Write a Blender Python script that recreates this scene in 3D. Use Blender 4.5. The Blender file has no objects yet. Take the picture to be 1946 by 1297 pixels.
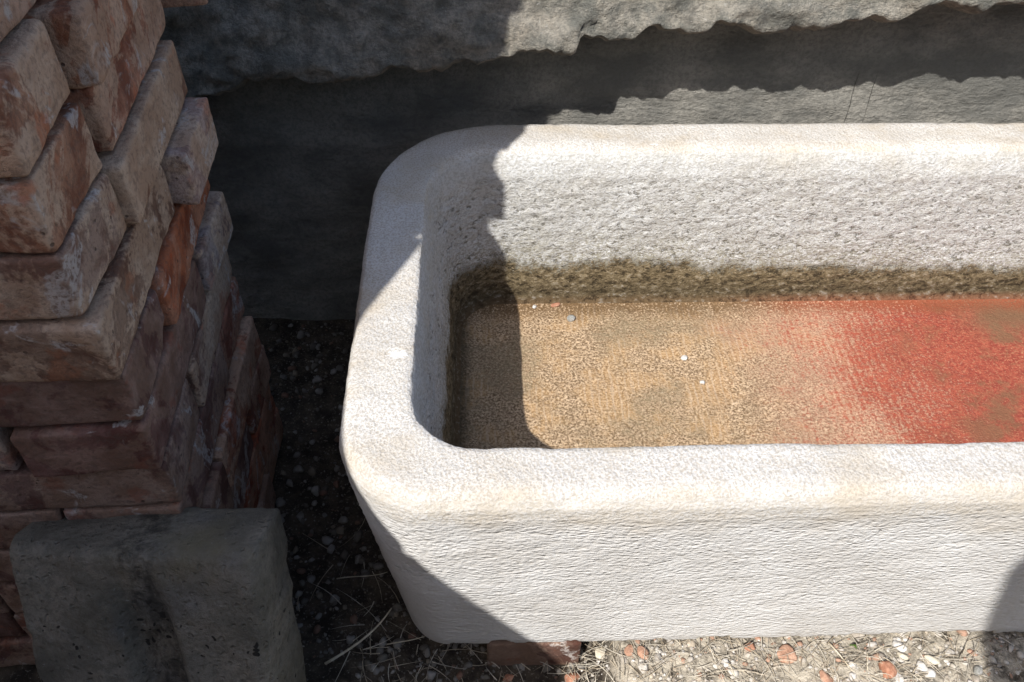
import bpy, math, random
import numpy as np
from mathutils import Matrix, Vector

# ------------------------------------------------------------------ camera, sky, sun, exposure
SC = bpy.context.scene
COL = SC.collection
PITCH, ROLL, FPX, CAMZ = math.radians(45.0), math.radians(1.0), 1650.0, 1.15
_r = np.array([1, 0, 0.]); _f = np.array([0, math.cos(PITCH), -math.sin(PITCH)]); _u = np.array([0, math.sin(PITCH), math.cos(PITCH)])
RIGHT = _r * math.cos(ROLL) + _u * math.sin(ROLL)
UP = -_r * math.sin(ROLL) + _u * math.cos(ROLL)
FWD = _f
CAM = np.array([0, 0, CAMZ])
cam = bpy.data.cameras.new('camera')
cam.sensor_width = 36.0
cam.lens = 36.0 * FPX / 1946.0
cam.clip_start = 0.01
cam.clip_end = 500.0
cam_o = bpy.data.objects.new('camera', cam)
COL.objects.link(cam_o)
cam_o.matrix_world = Matrix(((RIGHT[0], UP[0], -FWD[0], 0), (RIGHT[1], UP[1], -FWD[1], 0), (RIGHT[2], UP[2], -FWD[2], CAMZ), (0, 0, 0, 1)))
SC.camera = cam_o

SUN = np.array([0.46, 0.765, -1.0]); SUN /= np.linalg.norm(SUN)
SUN_EL = math.asin(-SUN[2])
SUN_AZ = math.atan2(-SUN[0], -SUN[1])          # clockwise from +Y, towards the sun
world = bpy.data.worlds.new('World')
SC.world = world
world.use_nodes = True
wn = world.node_tree
wn.nodes.clear()
sky = wn.nodes.new('ShaderNodeTexSky')
sky.sky_type = 'NISHITA'
sky.sun_disc = False
sky.air_density = 1.0
sky.dust_density = 1.8
sky.ozone_density = 0.6
sky.sun_elevation = SUN_EL
sky.sun_rotation = SUN_AZ % (2 * math.pi)
bg = wn.nodes.new('ShaderNodeBackground')
bg.inputs['Strength'].default_value = 0.14
wo = wn.nodes.new('ShaderNodeOutputWorld')
wn.links.new(sky.outputs[0], bg.inputs['Color'])
wn.links.new(bg.outputs[0], wo.inputs['Surface'])
sun = bpy.data.lights.new('sun', 'SUN')
sun.energy = 4.6
sun.angle = math.radians(0.53)
sun.color = (1.0, 0.962, 0.91)
sun_o = bpy.data.objects.new('sun', sun)
COL.objects.link(sun_o)
sun_o.rotation_euler = Vector(SUN).to_track_quat('-Z', 'Y').to_euler()
SC.render.engine = 'CYCLES'
SC.cycles.samples = 64
SC.cycles.use_denoising = True
SC.cycles.max_bounces = 5
SC.cycles.diffuse_bounces = 3
SC.cycles.glossy_bounces = 2
SC.view_settings.view_transform = 'Standard'
SC.view_settings.look = 'None'
SC.view_settings.gamma = 1.0
SC.view_settings.use_curve_mapping = False
SC.view_settings.exposure = 0.54

# ------------------------------------------------------------------ helpers
def at_z(px, py, z):
    r = ((px - 973) / FPX) * RIGHT - ((py - 648.5) / FPX) * UP + FWD
    return CAM + r * ((z - CAMZ) / r[2])

def at_y(px, py, y):
    r = ((px - 973) / FPX) * RIGHT - ((py - 648.5) / FPX) * UP + FWD
    return CAM + r * (y / r[1])

def _hash(ix, iy, iz, seed):
    h = (ix.astype(np.int64) * 374761393 + iy.astype(np.int64) * 668265263 + iz.astype(np.int64) * 2147483647 + seed * 974711) & 0xFFFFFFFF
    h = ((h ^ (h >> 13)) * 1274126177) & 0xFFFFFFFF
    h = ((h ^ (h >> 15)) * 2246822519) & 0xFFFFFFFF
    return ((h ^ (h >> 16)) & 0xFFFFFF) / float(0xFFFFFF) * 2 - 1

def vnoise(p, seed=0):
    p = np.asarray(p, float)
    i = np.floor(p)
    f = p - i
    w = f * f * f * (f * (f * 6 - 15) + 10)
    out = 0
    for dx in (0, 1):
        for dy in (0, 1):
            for dz in (0, 1):
                hv = _hash(i[:, 0] + dx, i[:, 1] + dy, i[:, 2] + dz, seed)
                wt = (w[:, 0] if dx else 1 - w[:, 0]) * (w[:, 1] if dy else 1 - w[:, 1]) * (w[:, 2] if dz else 1 - w[:, 2])
                out = out + hv * wt
    return out

def lnoise(p, scale, octaves=3, seed=0, gain=.5):
    """like fbm but with straight interpolation, so that it breaks into facets"""
    p = np.asarray(p, float) * scale
    a, s_, tot = 1.0, 0, 0
    for k in range(octaves):
        i = np.floor(p)
        w = p - i
        o_ = 0
        for dx in (0, 1):
            for dy in (0, 1):
                for dz in (0, 1):
                    o_ = o_ + _hash(i[:, 0] + dx, i[:, 1] + dy, i[:, 2] + dz, seed + 31 * k) * (w[:, 0] if dx else 1 - w[:, 0]) * (w[:, 1] if dy else 1 - w[:, 1]) * (w[:, 2] if dz else 1 - w[:, 2])
        s_ = s_ + a * o_
        tot += a
        a *= gain
        p = p * 2.1 + 5.7
    return s_ / tot

def fbm(p, scale, octaves=4, seed=0, gain=0.5):
    p = np.asarray(p, float) * scale
    a, s, tot = 1.0, 0, 0
    for k in range(octaves):
        s = s + a * vnoise(p, seed + 17 * k)
        tot += a
        a *= gain
        p = p * 2.03 + 11.3
    return s / tot

def smooth(a, b, x):
    t = np.clip((x - a) / (b - a), 0, 1)
    return t * t * (3 - 2 * t)

def mesh_of(name, verts, faces, shade_smooth=True):
    me = bpy.data.meshes.new(name)
    verts = np.asarray(verts, np.float32)
    if isinstance(faces, np.ndarray):
        nf, k = faces.shape
        me.vertices.add(len(verts))
        me.vertices.foreach_set('co', verts.ravel())
        me.loops.add(nf * k)
        me.loops.foreach_set('vertex_index', faces.astype(np.int32).ravel())
        me.polygons.add(nf)
        me.polygons.foreach_set('loop_start', np.arange(0, nf * k, k, dtype=np.int32))
        me.update(calc_edges=True)
    else:
        me.from_pydata(verts.tolist(), [], faces)
        me.update()
    me.validate()
    if shade_smooth:
        me.polygons.foreach_set('use_smooth', [True] * len(me.polygons))
    return me

def link(name, me, mat=None, parent=None):
    o = bpy.data.objects.new(name, me)
    COL.objects.link(o)
    if mat is not None and len(me.materials) == 0:
        me.materials.append(mat)
    if parent is not None:
        o.parent = parent
    return o

def tag(o, label=None, category=None, group=None, kind=None):
    if label: o['label'] = label
    if category: o['category'] = category
    if group: o['group'] = group
    if kind: o['kind'] = kind
    return o

def empty(name, loc=(0, 0, 0), rz=0.0):
    o = bpy.data.objects.new(name, None)
    o.empty_display_size = 0.1
    COL.objects.link(o)
    o.location = loc
    o.rotation_euler = (0, 0, rz)
    return o

# ---- material helper
class NT:
    def __init__(self, name):
        self.m = bpy.data.materials.new(name)
        self.m.use_nodes = True
        self.t = self.m.node_tree
        self.t.nodes.clear()
        self.out = self.t.nodes.new('ShaderNodeOutputMaterial')
        self.b = self.t.nodes.new('ShaderNodeBsdfPrincipled')
        self.t.links.new(self.b.outputs[0], self.out.inputs['Surface'])
        self.b.inputs['Specular IOR Level'].default_value = 0.25
        self.b.inputs['Roughness'].default_value = 0.9
        self.tc = self.t.nodes.new('ShaderNodeTexCoord')
        self.co = self.tc.outputs['Object']
    def put(self, sock, v):
        if isinstance(v, bpy.types.NodeSocket):
            self.t.links.new(v, sock)
        elif isinstance(v, (tuple, list)) and len(v) == 3 and sock.type == 'RGBA':
            sock.default_value = (*v, 1)
        else:
            sock.default_value = v
    def noise(self, scale, detail=4, rough=0.55, co=None, dist=0.0):
        n = self.t.nodes.new('ShaderNodeTexNoise')
        self.put(n.inputs['Vector'], co or self.co)
        n.inputs['Scale'].default_value = scale
        n.inputs['Detail'].default_value = detail
        n.inputs['Roughness'].default_value = rough
        n.inputs['Distortion'].default_value = dist
        return n.outputs['Fac']
    def voronoi(self, scale, co=None, feature='F1', rand=1.0, out='Distance'):
        n = self.t.nodes.new('ShaderNodeTexVoronoi')
        n.feature = feature
        self.put(n.inputs['Vector'], co or self.co)
        n.inputs['Scale'].default_value = scale
        n.inputs['Randomness'].default_value = rand
        return n.outputs[out]
    def wave(self, scale, dist=3, detail=2, dscale=2.0, co=None, direction='X'):
        n = self.t.nodes.new('ShaderNodeTexWave')
        n.bands_direction = direction
        self.put(n.inputs['Vector'], co or self.co)
        n.inputs['Scale'].default_value = scale
        n.inputs['Distortion'].default_value = dist
        n.inputs['Detail'].default_value = detail
        n.inputs['Detail Scale'].default_value = dscale
        return n.outputs['Fac']
    def mapping(self, scale=(1, 1, 1), rot=(0, 0, 0), loc=(0, 0, 0), co=None):
        n = self.t.nodes.new('ShaderNodeMapping')
        self.put(n.inputs['Vector'], co or self.co)
        n.inputs['Scale'].default_value = scale
        n.inputs['Rotation'].default_value = rot
        n.inputs['Location'].default_value = loc
        return n.outputs[0]
    def math(self, op, a, b=0.0, clamp=False):
        n = self.t.nodes.new('ShaderNodeMath')
        n.operation = op
        n.use_clamp = clamp
        self.put(n.inputs[0], a)
        self.put(n.inputs[1], b)
        return n.outputs[0]
    def ramp(self, v, a, b, lo=0.0, hi=1.0):
        n = self.t.nodes.new('ShaderNodeMapRange')
        n.interpolation_type = 'SMOOTHSTEP'
        self.put(n.inputs['Value'], v)
        n.inputs['From Min'].default_value = a
        n.inputs['From Max'].default_value = b
        n.inputs['To Min'].default_value = lo
        n.inputs['To Max'].default_value = hi
        return n.outputs[0]
    def mix(self, fac, a, b, mode='MIX'):
        n = self.t.nodes.new('ShaderNodeMix')
        n.data_type = 'RGBA'
        n.blend_type = mode
        self.put(n.inputs[0], fac)
        self.put(n.inputs[6], a)
        self.put(n.inputs[7], b)
        return n.outputs[2]
    def xyz(self, co=None):
        n = self.t.nodes.new('ShaderNodeSeparateXYZ')
        self.put(n.inputs[0], co or self.co)
        return n.outputs
    def bump(self, h, dist, strength=1.0, normal=None):
        n = self.t.nodes.new('ShaderNodeBump')
        self.put(n.inputs['Height'], h)
        n.inputs['Distance'].default_value = dist
        n.inputs['Strength'].default_value = strength
        if normal is not None:
            self.put(n.inputs['Normal'], normal)
        return n.outputs[0]
    def color(self, v): self.put(self.b.inputs['Base Color'], v)
    def normal(self, v): self.put(self.b.inputs['Normal'], v)
    def rough(self, v): self.put(self.b.inputs['Roughness'], v)

# ------------------------------------------------------------------ trough dimensions (local frame)
TROT = math.radians(2.3)
TU0, TV0 = -0.1625, 0.478
TW, TLEN = 0.700, 1.45
ZRIM, ZBOT, ZFLOOR = 0.45, 0.060, 0.170

# ------------------------------------------------------------------ materials
def _stone_base(n, stain_z=(.36, .425), stain=.5):
    x, y, z = n.xyz()
    col = n.mix(n.ramp(n.noise(10, 3), .35, .7), (.585, .575, .558), (.67, .668, .66))
    st = n.math('MULTIPLY', n.ramp(n.noise(8, 4, .62, n.mapping((1, 1.6, 1.6))), .42, .74), n.ramp(z, *stain_z))
    col = n.mix(n.math('MULTIPLY', st, stain), col, (.50, .415, .295))
    return x, y, z, col

def _warp(n, amt=.05, scale=5):
    w = n.t.nodes.new('ShaderNodeTexNoise')
    w.inputs['Scale'].default_value = scale
    w.inputs['Detail'].default_value = 1
    n.put(w.inputs['Vector'], n.co)
    vm = n.t.nodes.new('ShaderNodeVectorMath')
    vm.operation = 'MULTIPLY_ADD'
    n.put(vm.inputs[0], w.outputs['Color'])
    vm.inputs[1].default_value = (amt, amt, amt)
    n.put(vm.inputs[2], n.co)
    return vm.outputs[0]

def mat_trough_rim():
    n = NT('limestone_rim')
    x, y, z, col = _stone_base(n, (.40, .42), .62)
    col = n.mix(1.0, col, (.875, .87, .86), 'MULTIPLY')
    g = n.noise(400, 2, .7)
    col = n.mix(n.ramp(g, .38, .58, .66, 0), col, (.33, .285, .225))
    wp = n.math('MULTIPLY', n.ramp(n.noise(11, 5, .72, n.mapping((1, 2.0, 1), loc=(.37, .2, 0))), .65, .70), n.ramp(g, .30, .48))
    col = n.mix(wp, col, (.76, .76, .75))
    n.color(col)
    n.rough(.93)
    h = n.math('ADD', n.math('MULTIPLY', n.voronoi(1, n.mapping((230, 150, 200), (0, 0, .2))), .35), n.math('MULTIPLY', g, .45))
    n.normal(n.bump(h, .0026, 1.0))
    return n.m

def mat_trough_outer():
    """punch-dressed outer wall: rows of short pecks whose direction wanders"""
    n = NT('limestone_outer')
    x, y, z, col = _stone_base(n, (.30, .43), .55)
    wco = _warp(n, .05, 5)
    v1 = n.voronoi(1, n.mapping((115, 115, 215), (0, math.radians(30), 0), co=wco))
    v2 = n.voronoi(1, n.mapping((190, 190, 330), (0, math.radians(42), 0), co=wco))
    g = n.noise(330, 2, .7)
    big = n.noise(24, 3, .6, n.mapping((.8, 1, 2.0), (0, math.radians(40), 0), co=wco))
    top = n.ramp(n.math('ADD', z, n.math('MULTIPLY', n.math('SUBTRACT', big, .5), .05)), .385, .432)
    col = n.mix(top, col, n.mix(1.0, col, (.875, .87, .86), 'MULTIPLY'))
    col = n.mix(n.math('MULTIPLY', n.ramp(g, .40, .58, 1, 0), n.ramp(top, 0, 1, .16, .6)), col, (.40, .355, .285))
    col = n.mix(n.ramp(v1, .55, .9, 0, .22), col, (.46, .42, .35))
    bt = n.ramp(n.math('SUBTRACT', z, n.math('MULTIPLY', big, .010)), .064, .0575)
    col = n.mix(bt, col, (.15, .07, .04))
    n.color(col)
    n.rough(.93)
    amp = n.ramp(n.math('ADD', z, n.math('MULTIPLY', big, .03)), .455, .40, .35, 1)
    h = n.math('ADD', n.math('MULTIPLY', v1, -.75), n.math('MULTIPLY', v2, -.40))
    h = n.math('ADD', n.math('MULTIPLY', h, n.math('MULTIPLY', amp, n.ramp(big, .25, .7, .55, 1.25))), n.math('ADD', n.math('MULTIPLY', g, .48), n.math('MULTIPLY', big, .22)))
    chip = n.ramp(n.noise(17, 4, .7, n.mapping((1, 1, 1.5), (0, math.radians(-35), 0), loc=(4, 4, 1))), .67, .71)
    h = n.math('SUBTRACT', h, n.math('MULTIPLY', chip, .6))
    n.normal(n.bump(h, .0022, 1.0))
    return n.m

def mat_trough_inner():
    """coarsely picked inner wall with the brown-olive water band"""
    n = NT('limestone_inner')
    x, y, z, col = _stone_base(n, (.33, .43), .4)
    fine = n.noise(210, 4, .72, n.mapping((1, 1, 1.4)))
    coarse = n.noise(78, 5, .70, n.mapping((1, 1, 1.7), (0, math.radians(28), 0)))
    low = n.ramp(z, .40, .28)
    crack = n.math('MULTIPLY', n.ramp(coarse, .43, .36, 0, 1), n.math('MULTIPLY', n.ramp(fine, .60, .44), n.ramp(z, .425, .375)))
    col = n.mix(n.math('MULTIPLY', n.ramp(fine, .43, .55, .5, 0), 1.0), col, (.34, .315, .26))
    col = n.mix(1.0, n.mix(n.math('MULTIPLY', crack, .75), col, (.22, .20, .15)), (.90, .91, .91), 'MULTIPLY')
    col = n.mix(n.ramp(n.noise(26, 3, .6), .55, .75, 0, .22), col, (.47, .45, .37))
    rag = n.math('ADD', n.math('MULTIPLY', n.noise(13, 6, .78, n.mapping((1, 1, .6))), n.ramp(x, .2, 1.0, .125, .085)), n.math('MULTIPLY', fine, .016))
    lvl = n.math('SUBTRACT', z, rag)
    moss = n.math('MULTIPLY', n.ramp(n.math('ADD', lvl, n.math('MULTIPLY', n.math('SUBTRACT', fine, .5), -.07)), .187, .174), n.ramp(coarse, .66, .54, .75, 1))
    mcol = n.mix(n.ramp(coarse, .35, .66), (.070, .052, .028), (.24, .185, .105))
    mcol = n.mix(n.ramp(fine, .54, .68, 0, .85), mcol, (.36, .29, .19))
    mcol = n.mix(n.ramp(z, .225, .183, 0, .6), mcol, (.060, .045, .024))
    mcol = n.mix(n.ramp(z, .188, .173, 0, .5), mcol, n.mix(n.ramp(x, .5, .75), (.13, .075, .036), (.25, .085, .045)))
    damp = n.math('MULTIPLY', n.ramp(lvl, .26, .178, 0, .8), n.ramp(fine, .60, .40))
    col = n.mix(damp, col, (.26, .235, .165))
    col = n.mix(moss, col, mcol)
    n.color(col)
    n.rough(.94)
    h = n.math('ADD', n.math('MULTIPLY', coarse, n.ramp(z, .435, .33, .7, 2.0)), n.math('ADD', n.math('MULTIPLY', fine, .85), n.math('MULTIPLY', moss, .25)))
    h = n.math('SUBTRACT', h, n.math('MULTIPLY', crack, .5))
    n.normal(n.bump(h, .0037, 1.0))
    return n.m

def mat_trough_floor():
    """sandy sediment and pale grit, red pigment towards the right"""
    n = NT('trough_floor')
    x, y, z = n.xyz()
    sp = n.noise(270, 3, .8)
    sp2 = n.noise(110, 4, .80, n.mapping((1, 1.15, 1), loc=(2, 5, 1)))
    lo = n.noise(13, 5, .68)
    lo2 = n.noise(6, 5, .66, n.mapping(loc=(3, 1, 0)))
    tick = n.wave(30, 3.0, 2, 5, n.mapping((1, .22, 1)), 'X')
    f = n.mix(n.ramp(sp, .40, .58), (.145, .092, .048), (.58, .425, .275))
    f = n.mix(n.ramp(sp2, .42, .52, .45, 0), f, (.17, .112, .062))
    f = n.mix(n.ramp(lo, .46, .62, 0, .5), f, (.44, .27, .12))
    f = n.mix(n.math('MULTIPLY', n.ramp(lo, .46, .34, 0, .55), n.ramp(sp, .56, .44)), f, (.20, .135, .08))
    f = n.mix(n.math('MULTIPLY', n.ramp(lo2, .45, .62, 0, .75), n.ramp(sp2, .36, .56)), f, (.23, .178, .108))
    f = n.mix(n.math('MULTIPLY', n.ramp(tick, .72, .95, 0, .4), n.ramp(lo, .5, .62)), f, (.55, .44, .33))
    f = n.mix(n.ramp(sp, .62, .70, 0, .8), f, (.64, .54, .42))
    # red pigment: thins out to the left into stained grains
    amt = n.ramp(n.math('ADD', n.math('ADD', x, n.math('MULTIPLY', lo2, .34)), n.math('MULTIPLY', lo, .24)), .62, 1.42)
    thin = n.math('ADD', n.math('ADD', amt, n.math('MULTIPLY', n.math('SUBTRACT', sp2, .5), 1.0)), n.math('ADD', n.math('MULTIPLY', n.math('SUBTRACT', sp, .5), -.7), n.math('MULTIPLY', n.math('SUBTRACT', tick, .5), -.10)))
    f = n.mix(n.ramp(amt, .08, .5, 0, .5), f, (.50, .255, .175))
    rcol = n.mix(n.ramp(sp2, .38, .64), (.225, .036, .025), (.355, .082, .048))
    rcol = n.mix(n.math('MULTIPLY', n.ramp(sp, .53, .62, 0, .75), n.ramp(lo2, .35, .6, .5, 1)), rcol, (.45, .22, .12))
    brn = n.math('MULTIPLY', n.ramp(n.math('ADD', n.math('ADD', lo, n.math('MULTIPLY', lo2, .5)), n.math('MULTIPLY', sp2, .25)), .84, .98), n.ramp(x, .76, .92))
    rcol = n.mix(n.math('MULTIPLY', brn, .8), rcol, (.17, .085, .045))
    ob = n.math('MULTIPLY', n.ramp(n.math('ADD', x, n.math('MULTIPLY', lo, .16)), .98, 1.08), n.ramp(n.math('ADD', y, n.math('MULTIPLY', sp2, .06)), .50, .58))
    rcol = n.mix(n.math('MULTIPLY', ob, .85), rcol, (.15, .095, .05))
    f = n.mix(n.ramp(thin, .30, .70, 0, .95), f, rcol)
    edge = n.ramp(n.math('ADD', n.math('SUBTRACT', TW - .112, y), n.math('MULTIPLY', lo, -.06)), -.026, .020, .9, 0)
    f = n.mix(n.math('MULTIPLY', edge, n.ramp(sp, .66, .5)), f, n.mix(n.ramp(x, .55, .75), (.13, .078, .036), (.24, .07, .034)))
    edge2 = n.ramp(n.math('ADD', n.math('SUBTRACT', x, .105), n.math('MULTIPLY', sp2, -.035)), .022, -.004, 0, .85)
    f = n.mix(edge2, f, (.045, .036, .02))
    n.color(f)
    n.rough(.92)
    h = n.math('ADD', n.math('MULTIPLY', sp, .9), n.math('MULTIPLY', sp2, .8))
    n.normal(n.bump(h, .0030, 1.0))
    return n.m

def mat_brick():
    n = NT('old_brick')
    oi = n.t.nodes.new('ShaderNodeObjectInfo')
    off = n.t.nodes.new('ShaderNodeVectorMath')
    off.operation = 'MULTIPLY_ADD'
    cmb = n.t.nodes.new('ShaderNodeCombineXYZ')
    for k in range(3):
        n.put(cmb.inputs[k], oi.outputs['Random'])
    n.put(off.inputs[0], cmb.outputs[0])
    off.inputs[1].default_value = (13, 7, 23)
    n.put(off.inputs[2], n.co)
    co = off.outputs[0]
    base = oi.outputs['Color']
    dark = n.mix(1.0, base, (.52, .40, .37), 'MULTIPLY')
    mid = n.noise(20, 5, .64, co, .3)
    fine = n.noise(170, 4, .72, co)
    col = n.mix(n.ramp(mid, .40, .60), dark, base)
    # lime and mortar film, leaving bare patches with a definite edge
    fm = n.noise(9, 5, .66, n.mapping((1, 1.2, 1), loc=(3, 9, 1), co=co), .7)
    film = n.math('MULTIPLY', n.ramp(n.math('ADD', fm, n.math('MULTIPLY', fine, .12)), .50, .56), oi.outputs['Alpha'])
    filmc = n.mix(n.ramp(mid, .36, .64), (.53, .365, .245), (.62, .47, .345))
    col = n.mix(n.math('MULTIPLY', film, .66), col, filmc)
    wh = n.ramp(n.noise(13, 4, .72, n.mapping(loc=(9, 3, 4), co=co), .9), .585, .645, 0, .7)
    col = n.mix(n.math('MULTIPLY', wh, n.ramp(fine, .30, .52)), col, (.52, .48, .45))
    red = n.ramp(n.noise(15, 4, .65, n.mapping(loc=(5, 1, 7), co=co)), .57, .65, 0, .65)
    col = n.mix(red, col, n.mix(1.0, base, (1.12, .70, .52), 'MULTIPLY'))
    pit = n.math('MULTIPLY', n.ramp(n.voronoi(75, co), .10, .17, .8, 0), n.ramp(mid, .5, .6))
    col = n.mix(pit, col, (.09, .06, .045))
    col = n.mix(n.ramp(fine, .36, .54, .45, 0), col, (.13, .09, .07))
    n.color(col)
    h = n.math('ADD', n.math('MULTIPLY', fine, .95), n.math('MULTIPLY', mid, 1.6))
    h = n.math('SUBTRACT', h, n.math('MULTIPLY', pit, .6))
    n.normal(n.bump(h, .0028, 1.0))
    n.rough(.92)
    return n.m

def mat_slate():
    n = NT('slate_block')
    x, y, z = n.xyz()
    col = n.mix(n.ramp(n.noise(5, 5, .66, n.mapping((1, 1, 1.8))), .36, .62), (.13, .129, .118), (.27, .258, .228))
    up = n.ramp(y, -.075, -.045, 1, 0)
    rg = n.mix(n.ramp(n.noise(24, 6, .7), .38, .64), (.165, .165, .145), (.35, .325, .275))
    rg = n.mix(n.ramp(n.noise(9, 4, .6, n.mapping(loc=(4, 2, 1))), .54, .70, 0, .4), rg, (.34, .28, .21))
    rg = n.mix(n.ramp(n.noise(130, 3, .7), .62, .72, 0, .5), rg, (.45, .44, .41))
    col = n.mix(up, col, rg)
    col = n.mix(n.ramp(n.noise(170, 4, .75), .36, .58, .5, 0), col, (.10, .10, .09))
    wh = n.ramp(n.noise(26, 5, .65, n.mapping(loc=(7, 7, 2))), .70, .74, 0, .6)
    col = n.mix(wh, col, (.46, .46, .44))
    # three upright hairline cracks in the cleft face
    wob = n.math('MULTIPLY', n.math('SUBTRACT', n.noise(16, 3, .7, n.mapping((.2, 1, 1))), .5), .009)
    xw = n.math('ADD', x, wob)
    ck = 0.0
    for px_, w_ in ((1557, .0005), (1592, .0004)):
        x0 = at_y(px_, 205, 1.235)[0]
        ck = n.math('MAXIMUM', ck, n.ramp(n.math('ABSOLUTE', n.math('SUBTRACT', xw, x0 + .045)), w_ * .6, w_ * 1.7, 1, 0))
    ck = n.math('MULTIPLY', n.math('MULTIPLY', ck, n.ramp(z, .52, .49)), n.math('SUBTRACT', 1.0, up))
    col = n.mix(n.math('MULTIPLY', ck, n.ramp(n.noise(40, 2), .35, .6, .15, .75)), col, (.06, .056, .048))
    n.color(col)
    h = n.math('ADD', n.math('MULTIPLY', n.noise(60, 6, .66, n.mapping((1, 1, 2.2))), 1.2), n.math('MULTIPLY', n.noise(170, 4, .7), .5))
    h2 = n.math('ADD', n.math('MULTIPLY', n.noise(55, 6, .76, n.mapping((1, 1, 1.5))), 3.2), n.math('MULTIPLY', n.noise(150, 3, .7), 1.0))
    h = n.mix(up, h, h2)
    h = n.math('SUBTRACT', h, n.math('MULTIPLY', ck, 1.5))
    n.normal(n.bump(h, .0040, 1.0))
    n.rough(.85)
    return n.m

def mat_concrete():
    n = NT('weathered_concrete')
    x, y, z = n.xyz()
    col = n.mix(n.ramp(n.noise(9, 6, .62), .36, .64), (.14, .128, .10), (.275, .245, .195))
    col = n.mix(n.ramp(n.noise(7, 5, .6, n.mapping(loc=(5, 1, 2))), .5, .66, 0, .4), col, (.20, .195, .20))
    fg = n.noise(120, 5, .82)
    col = n.mix(n.ramp(fg, .40, .56, .45, 0), col, (.10, .092, .07))
    col = n.mix(n.ramp(fg, .62, .70, 0, .6), col, (.40, .39, .36))
    col = n.mix(n.ramp(n.noise(5, 4, .6, n.mapping(loc=(8, 3, 3))), .48, .62, 0, .45), col, (.24, .20, .115))
    # black lichen colonies: separate spots of many sizes, crowded in the channel
    gx = n.math('ADD', x, n.math('MULTIPLY', n.math('SUBTRACT', z, .2), .05))
    dens = n.math('ADD', n.math('MULTIPLY', n.math('MULTIPLY', n.ramp(gx, -.02, 0.0), n.ramp(gx, .05, .036)), .42), n.ramp(n.noise(11, 4, .7, n.mapping(loc=(2, 6, 1))), .36, .62, .05, .62))
    soot = n.math('MULTIPLY', n.math('MULTIPLY', n.ramp(gx, -.03, .01), n.ramp(gx, .055, .03)), n.ramp(n.noise(38, 5, .75, n.mapping((1, 1, .6))), .40, .62))
    col = n.mix(n.math('MULTIPLY', soot, .75), col, (.035, .032, .027))
    vo = n.t.nodes.new('ShaderNodeTexVoronoi')
    n.put(vo.inputs['Vector'], _warp(n, .010, 110))
    vo.inputs['Scale'].default_value = 115
    rnd = n.xyz(vo.outputs['Color'])[0]
    thr = n.math('MULTIPLY', n.math('SUBTRACT', n.math('ADD', rnd, dens), 1.0), .75)
    lich = n.math('MULTIPLY', n.ramp(n.math('SUBTRACT', vo.outputs['Distance'], thr), .04, -.06), n.ramp(z, .36, .30))
    col = n.mix(n.math('MULTIPLY', lich, .92), col, (.020, .018, .016))
    n.color(col)
    h = n.math('ADD', n.math('MULTIPLY', fg, 1.7), n.math('SUBTRACT', n.math('MULTIPLY', n.noise(34, 5, .7), 2.2), n.ramp(n.voronoi(95, _warp(n, .012, 80)), .12, .3, .9, 0)))
    n.normal(n.bump(h, .0030, 1.0))
    n.rough(.95)
    return n.m

def mat_soil():
    n = NT('soil')
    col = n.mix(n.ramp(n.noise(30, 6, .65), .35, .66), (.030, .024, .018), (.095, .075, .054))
    x, y, z = n.xyz()
    dry = n.ramp(z, .012, .04)  # sunlight and shade put into the colour: pale raised bank, darker gap
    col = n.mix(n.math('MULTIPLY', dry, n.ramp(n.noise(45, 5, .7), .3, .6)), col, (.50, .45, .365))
    col = n.mix(n.ramp(n.noise(240, 3, .7), .58, .7, 0, .6), col, (.34, .31, .26))
    n.color(col)
    n.normal(n.bump(n.math('ADD', n.noise(190, 5, .7), n.noise(45, 4, .6)), .005, 1.0))
    n.rough(1.0)
    return n.m

def mat_rand(name, cols, nscale=60, bump=.0012):
    """stone chips: one of several colours for each loose piece of a mesh, or for each object"""
    n = NT(name)
    geo = n.t.nodes.new('ShaderNodeNewGeometry')
    cr = n.t.nodes.new('ShaderNodeValToRGB')
    cr.color_ramp.interpolation = 'CONSTANT'
    el = cr.color_ramp.elements
    while len(el) < len(cols):
        el.new(0.5)
    for i, c in enumerate(cols):
        el[i].position = i / len(cols)
        el[i].color = (*c, 1)
    n.put(cr.inputs[0], geo.outputs['Random Per Island'])
    col = n.mix(n.ramp(n.noise(nscale, 5, .65), .38, .66, .45, 0), cr.outputs[0], (.12, .10, .075))
    n.color(col)
    n.normal(n.bump(n.noise(220, 4, .7), bump, 1.0))
    n.rough(.9)
    return n.m

def mat_plain(name, c1, c2, nscale=50, bump=.0015, dirt=.4):
    n = NT(name)
    col = n.mix(n.ramp(n.noise(nscale, 5, .65), .36, .64), c1, c2)
    col = n.mix(n.ramp(n.noise(nscale * 4, 4, .7), .38, .6, dirt, 0), col, tuple(v * .35 for v in c1))
    n.color(col)
    n.normal(n.bump(n.math('ADD', n.noise(nscale * 3, 4, .7), n.noise(nscale, 3, .6)), bump, 1.0))
    return n.m

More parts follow.
